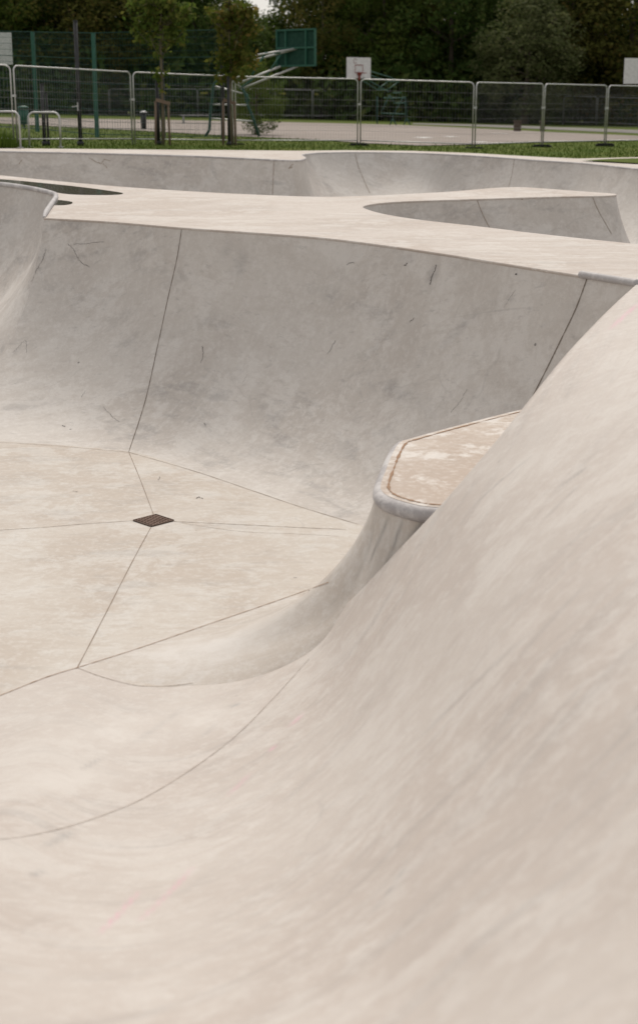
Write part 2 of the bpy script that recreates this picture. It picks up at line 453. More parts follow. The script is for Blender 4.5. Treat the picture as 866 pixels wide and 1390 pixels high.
# ---- back bowl (behind the plateau) --------------------------------
far_l = [dkp(-14,30), dk(-60,201.5), dk(0,204), dk(120,206.5), dk(250,210), dk(340,214), dk(395,216.5), dk(412,215), dk(414,212.5), dk(410,209), dk(430,206.5),
         dk(480,205.5), dk(560,206.5), dk(640,210), dk(740,217), dk(800,221), dk(866,228), dkp(7.9,29.5), dkp(7.9,26), dkp(7.2,21), dkp(6.2,16.5), dkp(5.2,13.5)]
BF = -3.3
def b0(x, y): return Vector((x, y, BF+EYE))
base_far = []
for i, p in enumerate(far_l):
    a, b = far_l[max(i-2, 0)], far_l[min(i+2, len(far_l)-1)]
    t = (b-a).normalized(); base_far.append(b0(p.x+t.y*2.3, p.y-t.x*2.3))
# keep the base of the little headland simple
base_far[5] = b0(far_l[5].x+.3, far_l[5].y-2.6); base_far[6] = b0(-.9, far_l[6].y-2.6); base_far[7] = b0(.2, 33.0); base_far[8] = b0(1.1, 33.6); base_far[9] = b0(1.6, 34.3); base_far[10] = b0(2.0, 34.8)
base_far[11] = b0(2.6, 35.2); base_far[12] = b0(3.6, 35.0); base_far[16] = b0(5.4, 30.6); base_far[17] = b0(5.5, 28.5)
backb = thing('back_bowl', (0, 0, 0), 'shallower grey concrete bowl behind the plateau and in front of the fence', 'skate bowl')
w3, rcF, bcF = loft('far_wall', far_l, base_far, M['wall'], backb, n=10, nv=20, A=R(72))
# pocket front rim -> V -> pocket upper edge -> island corner -> island back edge -> plateau back edge
near_l = [dkp(4.6,12.2), dk(920,338), dk(866,331), dk(780,322), dk(700,313), dk(640,306), dk(570,298), dk(525,291), dk(500,284.5), dk(492,279.5), dk(510,275.5), dk(550,272.5),
          dk(640,269.5), dk(740,266.5), dk(805,265.2), dk(828,264.6), dk(836,263.2), dk(822,261.5), dk(780,258.5), dk(740,255.5), dk(700,253.5), dk(660,255.5), dk(620,259), dk(570,262), dk(500,265.2), dk(430,266.6),
          dk(330,263), dk(250,258.7), dk(165,253), dk(80,245.5), dk(0,237.5), dk(-60,233), dkp(-14,27)]
off = [(.6,.5)]*1+[(1.2,1.6)]*3+[(1,1.8)]*2+[(1.2,1.5),(1.8,1.0),(2.2,.3),(2.4,-.3),(2.0,-1.2),(1.2,-1.9),(.7,-2.0),(.7,-2.0),(.8,-1.9),(1.6,-1.5),(2.0,0),(1.6,1.4),(.6,2.0),(.2,2.1),(.1,2.1),(-.1,2.1),(-.2,2.1),(-.2,2.1),(-.2,2.1),(-.1,2.1)]+[(0,2.1)]*7
base_near = [b0(p.x+o[0], p.y+o[1]) for p, o in zip(near_l, off)]
w4, rcG, bcG = loft('island_wall', near_l, base_near, M['wall'], backb, n=10, nv=18, A=R(76))
bf = planar('floor', [(-16,20),(9,13),(9,31),(4,38),(-16,36)], [], lambda x, y: BF-.01, M['floor'], backb, step=4)

# ---- deck ----------------------------------------------------------
hole1 = [(p.x, p.y) for p in rcA[::-1]] + [(p.x, p.y) for p in rcB[1:]] + [(p.x, p.y) for p in rN[1:-1]]
hole2 = [(p.x, p.y) for p in rcF] + [(p.x, p.y) for p in rcG]
def dedupe(L):
    o = [L[0]]
    for p in L[1:]:
        if (p[0]-o[-1][0])**2+(p[1]-o[-1][1])**2 > 4e-5: o.append(p)
    if (o[0][0]-o[-1][0])**2+(o[0][1]-o[-1][1])**2 < 4e-5: o.pop()
    return o
hole1, hole2 = dedupe(hole1), dedupe(hole2)
deck_back = [gr(-200,199), gr(0,200.5), gr(120,201.5), gr(250,202.5), gr(330,203), gr(400,203.8), gr(470,203.2), gr(560,204), gr(640,207), gr(740,212.6), gr(785,214.6), gr(866,212.6), gr(960,211)]
deck_outer = [(-26, -8), (12, -8), (12, 20)] + [(p.x, p.y) for p in deck_back[::-1]] + [(-26, 33)]
deck = planar('skatepark_deck', deck_outer, [hole1, hole2], zdeck, M['deck'], None, step=1.2)
tag(deck, 'smooth beige concrete deck and walkway running between the skate bowls', 'deck', kind='structure')

# rims: slim rounded cement lips and round coping tubes
def lip(name, pts, r, m, parent, dz=0, n=8):
    bm = bmesh.new(); tube(bm, [p+Vector((0, 0, dz)) for p in pts], r, n); return from_bm(name, bm, m, parent, True)
lip('rim_edge', rcA[:83], .014, M['deck'], bowl, -.012)
lip('steel_coping', rcA[79:], .032, M['coping'], bowl, .004)
cb = rcB[1:9*8]
bm = bmesh.new(); tube(bm, [p+Vector((0, 0, .004+.012*min(1, i/12))) for i, p in enumerate(cb)], .036, 10, rads=[.014+.023*min(1, i/14) for i in range(len(cb))])
from_bm('coping', bm, M['coping'], bowl, True)
lip('rim_edge', rcF, .025, M['coping'], backb, -.02, 6)
lip('rim_edge', rcG[40:], .015, M['deck'], backb, -.012, 6)

# ---- ground --------------------------------------------------------
ground_hole = deck_outer
ground = planar('ground', [(-900,-200),(900,-200),(900,1500),(-900,1500)], [ground_hole], zgr, M['grass'], None, step=150)
tag(ground, kind='structure')
lp = [gr(*p) for p in [(788,218.6),(825,216.6),(866,215.4),(960,215),(960,229),(866,222.4),(820,219.8)]]
lawn = planar('lawn', [(p.x, p.y) for p in lp], [], lambda x, y: zgr(x, y)+.03, M['grass']); tag(lawn, kind='structure')
court_near = [(-260,150.5+12),(-100,163.5),(0,167),(60,170.5),(180,176.5),(318,184.5),(430,189.5),(500,194.5),(570,197.5),(630,196.5),(700,193.8),(866,190.5),(1000,189)]
court_far = [(1000,186),(866,184),(760,179.5),(640,173.5),(540,169),(430,166.3),(320,163.8),(200,162),(0,158.8),(-100,157)]
cpts = []
for L in (court_near, court_far):
    for p in L: q = gr(*p); cpts.append((q.x, q.y))
court = planar('court', cpts, [], lambda x, y: zgr(x, y)+.02, M['court']); tag(court, kind='structure')
pth = [gr(*p) for p in [(560,168.2),(640,171.0),(700,173.2),(866,180.5),(1000,183),(1000,178.5),(866,176),(700,169.8),(640,168.2),(560,166.6)]]
path = planar('path', [(p.x, p.y) for p in pth], [], lambda x, y: zgr(x, y)+.016, M['path']); tag(path, kind='structure')
def stripe(a, b, w):
    A, B = gr(*a), gr(*b); bm = bmesh.new(); t = (B-A).normalized(); s = Vector((t.y, -t.x, 0))*w/2
    vs = [bm.verts.new(Vector((p.x, p.y, zgr(p.x, p.y)+EYE+.026))) for p in (A+s, A-s, B-s, B+s)]
    bm.faces.new(vs); o = from_bm('court_line', bm, M['line']); tag(o, kind='structure'); return o
stripe((567,187),(583,186.4),.5); stripe((605,185.4),(618,185.2),.5); stripe((668,180.5),(690,181.3),.3); stripe((640,193),(660,192.6),.4)

# ---- puddles -------------------------------------------------------
def puddle(pix, name='puddle'):
    L = [dk(*p) for p in pix]; L = catmull(L, 5, True)
    o = planar(name, [(p.x, p.y) for p in L], [], lambda x, y: zdeck(x, y)+.006, M['water']); tag(o, kind='structure'); return o
puddle([(-60,239.5),(0,242.8),(50,247.3),(100,252.5),(140,257.5),(167,262),(150,264),(110,263.8),(85,262),(60,257.5),(30,252.5),(0,248.8),(-60,244)])
puddle([(70,272),(82,271.5),(98,274),(94,277),(80,278),(71,277)])

# ------------------------------------------------------------------ marks, joints, cracks laid on the concrete
surfs = [w1, w2, near, floor, wn, top, w3, w4, deck]
bpy.context.view_layer.update()
bv = {}
for o in surfs:
    me = o.data; mw = o.matrix_world
    bv[o] = BVHTree.FromPolygons([mw @ v.co for v in me.vertices], [tuple(p.vertices) for p in me.polygons])
eye = Vector((0, 0, EYE))
def hit(px, py, only=None):
    best = None
    for o in surfs:
        if only is not None and o not in only: continue
        loc, n, i, d = bv[o].ray_cast(eye, ray(px, py).normalized())
        if loc and (best is None or d < best[2]):
            if n.z < 0: n = -n
            best = (loc, n, d, o)
    return best
def seam_line(name, pix, w, m, parent, only=None, sub=14, lift=.004, jit=0):
    P = catmull([Vector((*p, 0)) for p in pix], sub)
    pts = []
    for p in P:
        h = hit(p.x+random.uniform(-jit, jit), p.y+random.uniform(-jit, jit), only)
        if h: pts.append((h[0], h[1]))
    if len(pts) < 2: return
    global w_jit
    w_jit = [random.uniform(.55, 1.3) for _ in range(17)]
    o = from_bm(name, ribbon_pts(pts, w, lift), m, parent); w_jit = None; return o
J, K = M['joint'], M['joint_soft']
seam_line('wall_joint', [(247,308.8),(240,352),(228,405),(214,470),(197,545),(175,613)], .009, J, bowl, [w1])
seam_line('wall_joint', [(798,375),(782,418),(762,460),(740,505),(712,560)], .011, J, bowl, [w1])
seam_line('floor_joint', [(175,614),(190,650),(209,700)], .006, K, bowl, [floor])
seam_line('floor_joint', [(205,716),(180,762),(140,840),(105,907)], .006, K, bowl, [floor])
seam_line('floor_joint', [(182,707),(120,711),(60,716),(0,720),(-60,726)], .007, K, bowl, [floor])
seam_line('floor_joint', [(236,708),(320,712),(400,716),(470,719)], .007, K, bowl, [floor])
seam_line('floor_joint', [(236,708),(320,721),(400,725),(460,728)], .004, K, bowl, [floor])
seam_line('base_joint', [(175,614),(265,640),(345,667),(410,689),(486,712)], .006, K, bowl)
seam_line('base_joint', [(-40,598),(60,604),(120,609),(175,614)], .006, K, bowl)
seam_line('base_joint', [(105,907),(190,880),(280,849),(370,818),(446,791)], .006, M['rust'], bowl)
seam_line('base_joint', [(105,907),(60,921),(0,945),(-30,956)], .007, M['rust'], bowl)
seam_line('base_joint', [(105,907),(140,920),(185,931),(225,932),(262,928)], .005, K, bowl)
seam_line('ramp_joint', [(-30,1143),(30,1137),(90,1124),(150,1104),(200,1082),(262,1044),(320,1000),(370,950),(420,895)], .0035, K, bowl)
0 and seam_line('ramp_joint', [(0,1282),(60,1254),(120,1222),(180,1180),(232,1128)], .0018, K, bowl)
for pix in ([(418,225),(424,240),(436,264)],): pass
seam_line('wall_joint', [(372,216),(371,240),(370,264)], .018, K, backb, [w3])
seam_line('wall_joint', [(482,208),(488,230),(502,262)], .018, K, backb, [w3])
seam_line('wall_joint', [(698,216),(695,235),(690,255)], .018, K, backb, [w3])
seam_line('wall_joint', [(647,270),(655,290),(666,312)], .010, K, backb, [w4])
seam_line('wall_joint', [(804,266),(812,285),(830,317)], .010, K, backb, [w4])
# cracks and skid marks
K2 = M['crack']
for pix, w in (([(592,359),(590,368),(585,378),(584,386)], .02), ([(62,338),(58,352),(50,366),(43,382)], .014), ([(92,330),(100,338),(105,348),(112,357),(122,362)], .012),
               ([(100,331),(120,330),(142,327)], .010), ([(275,470),(276,482),(273,492)], .014), ([(556,437),(563,431)], .014), ([(549,360),(553,357)], .02),
               ([(140,552),(150,563),(162,573)], .008), ([(266,677),(270,675),(275,677)], .02), ([(99,667),(105,668)], .013), ([(277,574),(279,577)], .012),
               ([(84,577),(89,579)], .025), ([(19,478),(27,469),(35,462),(36,478)], .008), ([(445,480),(456,462)], .012), ([(215,652),(217,648)], .01),
               ([(110,540),(116,530)], .01), ([(470,360),(476,356),(482,357)], .012), ([(700,372),(702,371)], .03), ([(684,418),(694,402),(700,392)], .006),
               ([(612,560),(625,545),(634,528)], .008), ([(330,520),(336,508)], .006), ([(395,640),(415,632),(440,630)], .005)):
    seam_line('crack', pix, w*.36, K2, bowl, sub=9, jit=.8)
for pix, w in (([(120,213),(136,221),(142,216),(150,218)], .04), ([(140,221),(146,228)], .03), ([(398,222),(392,228),(397,226)], .05), ([(706,268),(709,270)], .06), ([(30,216),(26,222)], .05)):
    seam_line('crack', pix, w*.4, K, backb, sub=7, jit=.5)

# painted-on wear and pale patches: elliptical marks in image directions converted to surface distances
def ensure_marks(o):
    me = o.data
    if 'marks' not in me.color_attributes: me.color_attributes.new('marks', 'FLOAT_COLOR', 'POINT')
    return me.color_attributes['marks']
for o in surfs:
    a = ensure_marks(o)
    for d in a.data: d.color = (0, 0, 0, 1)
def mark(o, px0, px1, width, ch, strength):
    """soft elongated mark between two photo positions lying on surface o"""
    h0, h1 = hit(*px0, [o]), hit(*px1, [o])
    if not h0 or not h1: return
    a, b = h0[0], h1[0]; L = (b-a).length; t = (b-a)/max(L, 1e-6); at = o.data.color_attributes['marks']
    for v in o.data.vertices:
        q = v.co-a; s = min(max(q.dot(t), 0), L); e = (q-t*s).length
        if e > width*2: continue
        end = min(1, .25+min(s, L-s)/(L*.35+1e-6))
        wv = min(1, strength*1.5)*math.exp(-(e/width)**2*1.6)*end
        c = list(at.data[v.index].color); c[ch] = min(1, c[ch]+wv); at.data[v.index].color = c
D_, P_, L_ = 0, 1, 2
for args in ((near,(505,1240),(555,1170),.012,D_,.55),(near,(640,690),(720,620),.022,D_,.35),(near,(758,662),(800,632),.02,D_,.5),(near,(740,705),(790,655),.015,D_,.35),
             (near,(560,1010),(720,860),.03,D_,.25),(near,(700,900),(800,790),.03,D_,.22),(near,(310,960),(326,955),.03,D_,.75),
             (near,(135,1268),(190,1210),.012,P_,.6),(near,(190,1250),(262,1178),.014,P_,.55),(near,(366,1020),(374,1012),.02,P_,.55),(near,(395,985),(410,970),.03,P_,.45),(near,(310,1080),(340,1050),.02,P_,.3),
             (near,(830,445),(866,412),.03,P_,.55),(near,(60,1010),(330,950),.42,L_,.6),(near,(20,1070),(200,1040),.3,L_,.4),(wn,(190,890),(400,830),.30,L_,.6),(wn,(528,700),(500,765),.022,D_,.5),(wn,(548,702),(520,775),.018,D_,.6),(wn,(575,705),(552,745),.03,D_,.6),(wn,(592,704),(566,740),.02,D_,.6),(wn,(508,720),(480,790),.02,D_,.35),(wn,(486,790),(430,850),.035,D_,.3),(near,(60,1150),(100,1128),.03,D_,.4),(near,(40,1190),(60,1183),.025,D_,.4),(near,(30,1262),(240,1120),.02,D_,.3),(near,(250,1210),(420,1050),.03,D_,.22),
             (near,(110,1045),(140,1028),.02,D_,.45),(near,(180,1010),(250,960),.03,D_,.3),(near,(275,1000),(295,980),.02,D_,.35),(near,(420,960),(540,840),.03,D_,.2),
             (w1,(600,470),(640,430),.05,D_,.4),(w1,(330,340),(320,375),.10,D_,.35),(w1,(300,350),(312,330),.08,D_,.3),(w1,(200,355),(215,340),.07,L_,.6),(w1,(160,470),(185,455),.06,D_,.35),
             (w1,(620,350),(622,362),.04,D_,.55),(w1,(590,362),(584,386),.035,D_,.7),(w1,(555,445),(567,438),.03,D_,.5),(w1,(540,340),(560,352),.05,D_,.35),(w1,(790,400),(770,440),.10,D_,.2),
             (w1,(200,400),(240,420),.12,L_,.3),(w1,(520,520),(600,560),.1,D_,.2),(w1,(350,545),(370,570),.05,D_,.3),(w1,(330,620),(400,590),.12,D_,.2),(w1,(60,480),(90,450),.1,L_,.3)):
    mark(*args)

# ------------------------------------------------------------------ drain
dc = at_z(208.5, 707.3, FL)
drain = thing('drain_grate', dc+Vector((0, 0, .004)), 'small square rusty metal drain grate set in the bowl floor', 'drain', rz=R(45)+math.atan2(-dc.x, dc.y)*.0)
hs = .125
bm = bmesh.new()
for a, b in (((-hs,-hs),(hs,-hs)),((hs,-hs),(hs,hs)),((hs,hs),(-hs,hs)),((-hs,hs),(-hs,-hs))): bar(bm, (*a,.004), (*b,.004), .014, .01)
from_bm('frame', bm, metal('drain_rust', (.12, .08, .06), .8, .0), drain)
bm = bmesh.new()
for k in range(-3, 4): bar(bm, (k*.031,-hs,.006), (k*.031,hs,.006), .012, .008)
for k in (-2, -1, 0, 1, 2): bar(bm, (-hs,k*.045,.003), (hs,k*.045,.003), .008, .006)
from_bm('grid_bars', bm, metal('drain_bar', (.20, .13, .10), .8, .0), drain)
bm = bmesh.new(); vs = [bm.verts.new((x, y, -.0015)) for x, y in ((-hs,-hs),(hs,-hs),(hs,hs),(-hs,hs))]; bm.faces.new(vs)
from_bm('sump_shade', bm, mat('sump_shade_dark', .9, (.02, .015, .012)), drain)  # flat dark sheet, paints the shade of the hole below the bars

# ------------------------------------------------------------------ temporary fence
def fence_panel(bm_f, bm_w, Wd=3.42, H=2.0, vs=.09, wt=.0032, fr=.021, rows=None):
    r = .13; b0_, h = .12, H
    pts = [(0, 0, 0), (0, 0, h-r)]
    for k in range(1, 6): a = R(18*k); pts.append((r-r*math.cos(a), 0, h-r+r*math.sin(a)))
    for k in range(0, 5): a = R(90-18*k); pts.append((Wd-r+r*math.cos(a), 0, h-r+r*math.sin(a)))
    pts += [(Wd, 0, h-r), (Wd, 0, 0)]
    tube(bm_f, pts, fr, 8)
    tube(bm_f, [(0, 0, .16), (Wd, 0, .16)], fr*.8, 8)
    n = int(Wd/vs)
    for k in range(1, n): bar(bm_w, (k*Wd/n, .004, .16), (k*Wd/n, .004, h-.01), wt)
    for z in (rows or (.45, .62, .92, 1.2, 1.38, 1.68)): bar(bm_w, (0, -.002, z), (Wd, -.002, z), wt*1.7)
posts_px = [(-125,80,190),(22,88,196.5),(181.5,97,195.5),(318.5,103,197),(487,106.5,197),(643,111,202),(735.5,113,198.5),(821,115.2,196.5),(905,117,195)]
s_h = [118,108.5,98.5,94,90,88.5,84.5,81,78.5]
PP = []
for (x, yt, yb), hh in zip(posts_px, s_h):
    d = 2.0/(at_d(x, yt, 1).z-at_d(x, yb, 1).z)
    g = at_d(x, yb, d); PP.append(g)
proto = None
labs = ['steel mesh fence panel at the far left edge beside the bicycle hoops','steel mesh fence panel behind the small bicycle hoop and black posts','steel mesh fence panel with the staked green young tree behind it','steel mesh fence panel in front of the green basketball frame',
        'steel mesh fence panel just right of the white backboard','steel mesh fence panel in front of the brown bench box, short and angled','second angled steel mesh fence panel from the right edge','last steel mesh fence panel cut by the right edge of the photo']
for i in range(len(PP)-1):
    a, b = PP[i], PP[i+1]; v = b-a; L = Vector((v.x, v.y, 0)).length
    t = thing('temporary_fence', a, labs[i], 'fence panel', 'temporary steel fence panels', math.atan2(v.y, v.x))
    bf_, bw_ = bmesh.new(), bmesh.new()
    fence_panel(bf_, bw_, L-.10, 2.0)
    for B_ in (bf_, bw_):
        for q in B_.verts:
            q.co.x += .05; q.co.z += (q.co.x/L)*v.z
    from_bm('frame', bf_, M['galv'], t, True); from_bm('wire_mesh', bw_, M['wire'], t)
    cl = bmesh.new(); bar(cl, (-.07, -.0, 1.25), (.07, 0, 1.25), .05, .06); from_bm('clamp', cl, M['galv'], t)
for i, p in enumerate(PP[1:8]):
    if i < 2: continue
    bm = bmesh.new(); add_box(bm, (-.32, -.10, -.02), (.32, .10, .07)); add_box(bm, (-.26, -.08, .07), (.26, .08, .10))
    bmesh.ops.bevel(bm, geom=bm.edges[:], offset=.012, segments=1)
    o = from_bm('rubber_block', bm, M['rubber']); o.location = p+Vector((0, 0, -.03)); o.rotation_euler = (0, 0, R((30,8,5,-3,-8,-12,-10)[i]))
    tag(o, ['black rubber fence foot left of the small bicycle hoop','black rubber fence foot left of the staked young tree','black rubber fence foot beside the bronze young tree','black rubber fence foot below the white backboard','black rubber fence foot where the fence line bends','black rubber fence foot second from the right','black rubber fence foot furthest right'][i], 'fence foot', 'rubber feet of the fence')

# far fence by the wood
far_pts = [(-60,119,155),(20,119.5,156),(85,119.8,157),(150,120,157.5),(214,120,158),(270,120,158.3),(312,120,158.6),(375,120.5,159),(425,121.5,159.5),(468,124,160.5),(512,124.8,161),(551,125.3,161.5),(597,126.5,162.5),(632,127,163),(700,128,165),(765,129.5,167.5),(810,130.5,168.5),(868,132.5,171)]
fp = [at_d(x, yb, 2.0/(at_d(x, yt, 1).z-at_d(x, yb, 1).z)) for x, yt, yb in far_pts]
spots = ['far left edge','first green fence post','black lamp post','second green fence post','staked young tree','park bench','bronze young tree','green basketball frame','frame arms and the green backboard','white backboard','white backboard on its right','white board truss','truss far side','fence bend','brown box','second brown box','right end tree']
for i in range(len(fp)-1):
    a, b = fp[i], fp[i+1]; v = b-a; L = Vector((v.x, v.y, 0)).length
    t = thing('temporary_fence', a, 'distant steel fence panel before the wood, seen behind the '+spots[i], 'fence panel', 'distant fence panels along the wood', math.atan2(v.y, v.x))
    bf_, bw_ = bmesh.new(), bmesh.new(); fence_panel(bf_, bw_, L-.1, 2.0, .3, .0035, .026, (.5, .9, 1.3, 1.7))
    for B_ in (bf_, bw_):
        for q in B_.verts: q.co.z += (q.co.x/L)*v.z
    from_bm('frame', bf_, M['wire'], t, True); from_bm('wire_mesh', bw_, M['wire'], t)
    if i in (4, 5, 7, 8, 11, 12, 14):
        pl = bmesh.new(); add_box(pl, (.2, -.03, 1.66), (.75, -.01, 1.78)); from_bm('plate', pl, M['yellow'], t)

# bicycle hoops
def hoop(x0, x1, yt, yb, d, label):
    d = gr(x0, yb).y; a = at_d(x0, yb, d); b = at_d(x1, yb, d-.15); h = at_d(x0, yt, d).z-a.z
    t = thing('bicycle_hoop', a, label, 'bicycle hoop', 'steel bicycle hoops', math.atan2(b.y-a.y, b.x-a.x))
    L = (b-a).length; r = .16; pts = [(0,0,-.05),(0,0,h-r)]
    for k in range(1, 6): q = R(18*k); pts.append((r-r*math.cos(q), 0, h-r+r*math.sin(q)))
    for k in range(0, 5): q = R(90-18*k); pts.append((L-r+r*math.cos(q), 0, h-r+r*math.sin(q)))
    pts += [(L,0,h-r),(L,0,-.05)]
    bm = bmesh.new(); tube(bm, pts, .027, 10); from_bm('hoop_tube', bm, M['galv'], t, True)
    for x in (0, L): bm = bmesh.new(); add_box(bm, (x-.07, -.07, -.0), (x+.07, .07, .012)); from_bm('base_plate', bm, M['galv'], t)
hoop(-18, 28, 150.5, 199.5, 32.5, 'steel bicycle hoop cut by the left edge of the photo')
hoop(40.5, 82.5, 151.5, 199, 32.5, 'small complete steel bicycle hoop right of the cut-off one')

# posts
def post(px, yt, yb, d, w, m, label, cat, name, extra=None):
    d = gr(px, yb).y; a = at_d(px, yb, d); h = at_d(px, yt, d).z-a.z
    t = thing(name, a, label, cat); bm = bmesh.new(); tube(bm, [(0,0,0),(0,0,h)], w/2, 10); from_bm('shaft', bm, m, t, True)
    bm = bmesh.new(); tube(bm, [(0,0,0),(0,0,.12)], w*.8, 10); from_bm('base_collar', bm, m, t, True)
    bm = bmesh.new(); tube(bm, [(0,0,h),(0,0,h+.03)], w*.56, 10); from_bm('cap', bm, m, t, True)
    return t, h
t, h = post(109.5, 28, 197, 37, .115, M['black'], 'tall slim black post with a silver handle in front of the green fence', 'post', 'lamp_post')
bm = bmesh.new(); bar(bm, (-.02,-.08,.93), (-.02,-.08,1.16), .03); bar(bm, (-.18,-.08,1.04), (0,-.08,1.06), .025); from_bm('handle', bm, M['galv'], t)
t, h = post(61, 114, 197, 37.5, .10, M['black'], 'short black post, left one of the close pair behind the small bicycle hoop', 'post', 'black_post')
t, h = post(66, 126, 197, 37.8, .06, M['black'], 'thinner short black post, right one of the close pair', 'post', 'black_post')
t, h = post(215.5, 108, 196, 39, .10, M['black'], 'thick short black post beside the staked young tree trunk', 'post', 'black_post')
t, h = post(311, 104, 197, 40, .08, M['black'], 'short black post beside the bronze young tree trunk', 'post', 'black_post')

# tall green mesh fence
gf = thing('mesh_fence', at_d(51, 178, 44), 'tall dark green mesh fence with bright green posts behind the left fence panels', 'fence')
gl = [(-45,40,172,48),(51,42,178,44),(132,43.5,186,41.5),(222,41,188,43.5),(303,39,189,46)]
gp_ = []
for x, yt, yb, d in gl:
    a = at_d(x, yb, d); gp_.append((a, at_d(x, yt, d).z-a.z))
for i, (a, h) in enumerate(gp_):
    bm = bmesh.new(); bar(bm, a, a+Vector((0,0,h)), .11, .11); o = from_bm('post', bm, M['green'] if i < 3 else M['black']); child(o, gf)
for (a, ha), (b, hb) in zip(gp_[:-1], gp_[1:]):
    bm = bmesh.new(); v = b-a; n = int(v.length/.10)
    for k in range(1, n): f = k/n; q = a+v*f; bar(bm, q+Vector((0,0,.1)), q+Vector((0,0,ha+(hb-ha)*f)), .007)
    for k in range(17): f = .03+k/16.5; bar(bm, a+Vector((0,.03,ha*f)), b+Vector((0,.03,hb*f)), .010 if k % 4 else .022)
    o = from_bm('mesh_panel', bm, M['greenwire']); child(o, gf)

# ------------------------------------------------------------------ basketball hoops
def tub(bm, pts, r=.035): tube(bm, pts, r, 6)
# 1: green frame, board seen from behind
D1 = 51
bb = thing('basketball_stand', at_d(318, 184, D1), 'green tubular basketball stand with its green backboard seen from behind', 'basketball stand')
X = lambda px, py, dd=0: at_d(px, py, D1+dd)
def sub(name, bm, m, root, sm=True):
    o = from_bm(name, bm, m, None, sm); child(o, root); return o
bm = bmesh.new()
for a, b in (((330,77),(408,64)),((338,82.5),(404,65))): tub(bm, [X(*a, 0 if a[0]==330 else .6), X(*b, 0)], .038)
for a, b in (((322,113),(381,89)),((327,120),(404,89))): tub(bm, [X(*a), X(*b)], .038)
sub('arm', bm, M['galv'], bb)
bm = bmesh.new()
for a, b in (((342,101),(359,73)),((362,102),(381,73)),((359,71),(381,71)),((323,113),(346,103)),((325,120),(346,104)),((335,126),(338,137))): tub(bm, [X(*a), X(*b)], .03)
sub('brace', bm, M['green'], bb)
bm = bmesh.new()
tub(bm, [X(299,96), X(290,116), X(286,150), X(284,176), X(279,184)], .05); 
sub('column', bm, M['greenwire'], bb); bm = bmesh.new(); tub(bm, [X(329,118), X(334,130), X(336,142), X(343,158), X(352,184.5)], .05); sub('column', bm, M['greenwire'], bb)
bm = bmesh.new()
for a, b in (((288,141),(336,142)),((285,160),(345,164)),((299,96),(329,119)),((290,116),(329,126))): tub(bm, [X(*a), X(*b)], .03)
sub('cross_bar', bm, M['galv'], bb)
# board: tilted box with ribs
bc_ = X(403, 64); rot = Matrix.Translation(bc_) @ Matrix.Rotation(R(-38), 4, 'Z')
bm = bmesh.new(); add_box(bm, (-.85, -.02, -.63), (.85, .02, .63), rot); sub('backboard', bm, M['greenboard'], bb, False)
bm = bmesh.new()
for x in (-.85, -.45, .45, .85): add_box(bm, (x-.03, -.09, -.63), (x+.03, -.02, .63), rot)
for z in (-.6, .0, .6): add_box(bm, (-.88, -.08, z-.03), (.88, -.021, z+.03), rot)
sub('rib', bm, M['green'], bb, False)
bm = bmesh.new()
ringp = [rot @ Vector((.23*math.cos(R(a)), .28+.23*math.sin(R(a)), -.35)) for a in range(0, 360, 24)]
tube(bm, ringp, .014, 6, True); sub('ring', bm, M['redpaint'], bb)

def white_stand(cx, ytop, w, h, d, rz, feet, truss, label, outline=True):
    g = at_d(feet, 167.5, d); g.z = zgr(g.x, g.y)+EYE
    s = thing('basketball_stand', g, label, 'basketball stand')
    c = at_d(cx, ytop, d); rot = Matrix.Translation(c) @ Matrix.Rotation(rz, 4, 'Z')
    bm = bmesh.new(); add_box(bm, (-w/2, -.02, -h), (w/2, .02, 0), rot); board = sub('backboard', bm, M['white'], s, False)
    if outline:
        bm = bmesh.new()
        for lo, hi in (((-.30,-.028,-.86),(-.26,-.022,-.40)),((.26,-.028,-.86),(.30,-.022,-.40)),((-.26,-.028,-.44),(.26,-.022,-.40)),((-.26,-.028,-.86),(.26,-.022,-.82))): add_box(bm, lo, hi, rot)
        sub('target_square', bm, M['redpaint'], s, False)
        bm = bmesh.new(); tube(bm, [rot @ Vector((-.28+.12*math.cos(R(a)), -.026, -.2+.12*math.sin(R(a)))) for a in range(20, 340, 20)], .012, 4); sub('emblem', bm, M['redpaint'], s)
        bm = bmesh.new(); tube(bm, [rot @ Vector((.23*math.cos(R(a)), -.30+.23*math.sin(R(a)), -.85)) for a in range(0, 360, 24)], .02, 6, True)
        add_box(bm, (-.12, -.12, -.98), (.12, -.02, -.80), rot); add_box(bm, (-.05, -.10, -1.25), (.05, -.02, -.98), rot)
        sub('ring', bm, M['redpaint'], s)
    if truss:
        Y = lambda px, py, dd=0: at_d(px, py, d+dd)
        bm = bmesh.new()
        for a, b in (((500,95),(531,104.5)),((502,101),(524,109)),((490,107),(512,121)),((493,104),(528,124)),((512,121),(526,110)),((526,121),(541,110)),((531,104.5),(541,110)),((524,109),(541,110)),((512,121),(526,121))): tub(bm, [Y(*a, (a[0]-490)*.06), Y(*b, (b[0]-490)*.06)], .03)
        sub('arm', bm, M['green'], s)
        bm = bmesh.new()
        for a, b in (((529,128),(517,152)),((548,130),(533,156)),((529,128),(536,140)),((550,130),(552,160)),((512,130),(512,168)),((533,156),(533,160)),((533,160),(529,169)),((533,160),(538,169)),((552,160),(548,169)),((552,160),(557,169))): tub(bm, [Y(*a), Y(*b)], .035)
        sub('column', bm, M['greenwire'], s)
        bm = bmesh.new()
        for a, b in (((517,153),(552,154)),((520,132),(551,132)),((536,139),(551,139)),((533,125),(545,125))): tub(bm, [Y(*a), Y(*b)], .03)
        sub('cross_bar', bm, M['green'], s)
    else:
        bm = bmesh.new(); k = c+Vector((0,.1,-.5)); gx = Vector((g.x, g.y, g.z))
        tube(bm, [k, k+Vector((0,.5,-.3)), gx+Vector((0,0,1.6)), gx], .07, 8); sub('column', bm, M['green'], s)
    return s
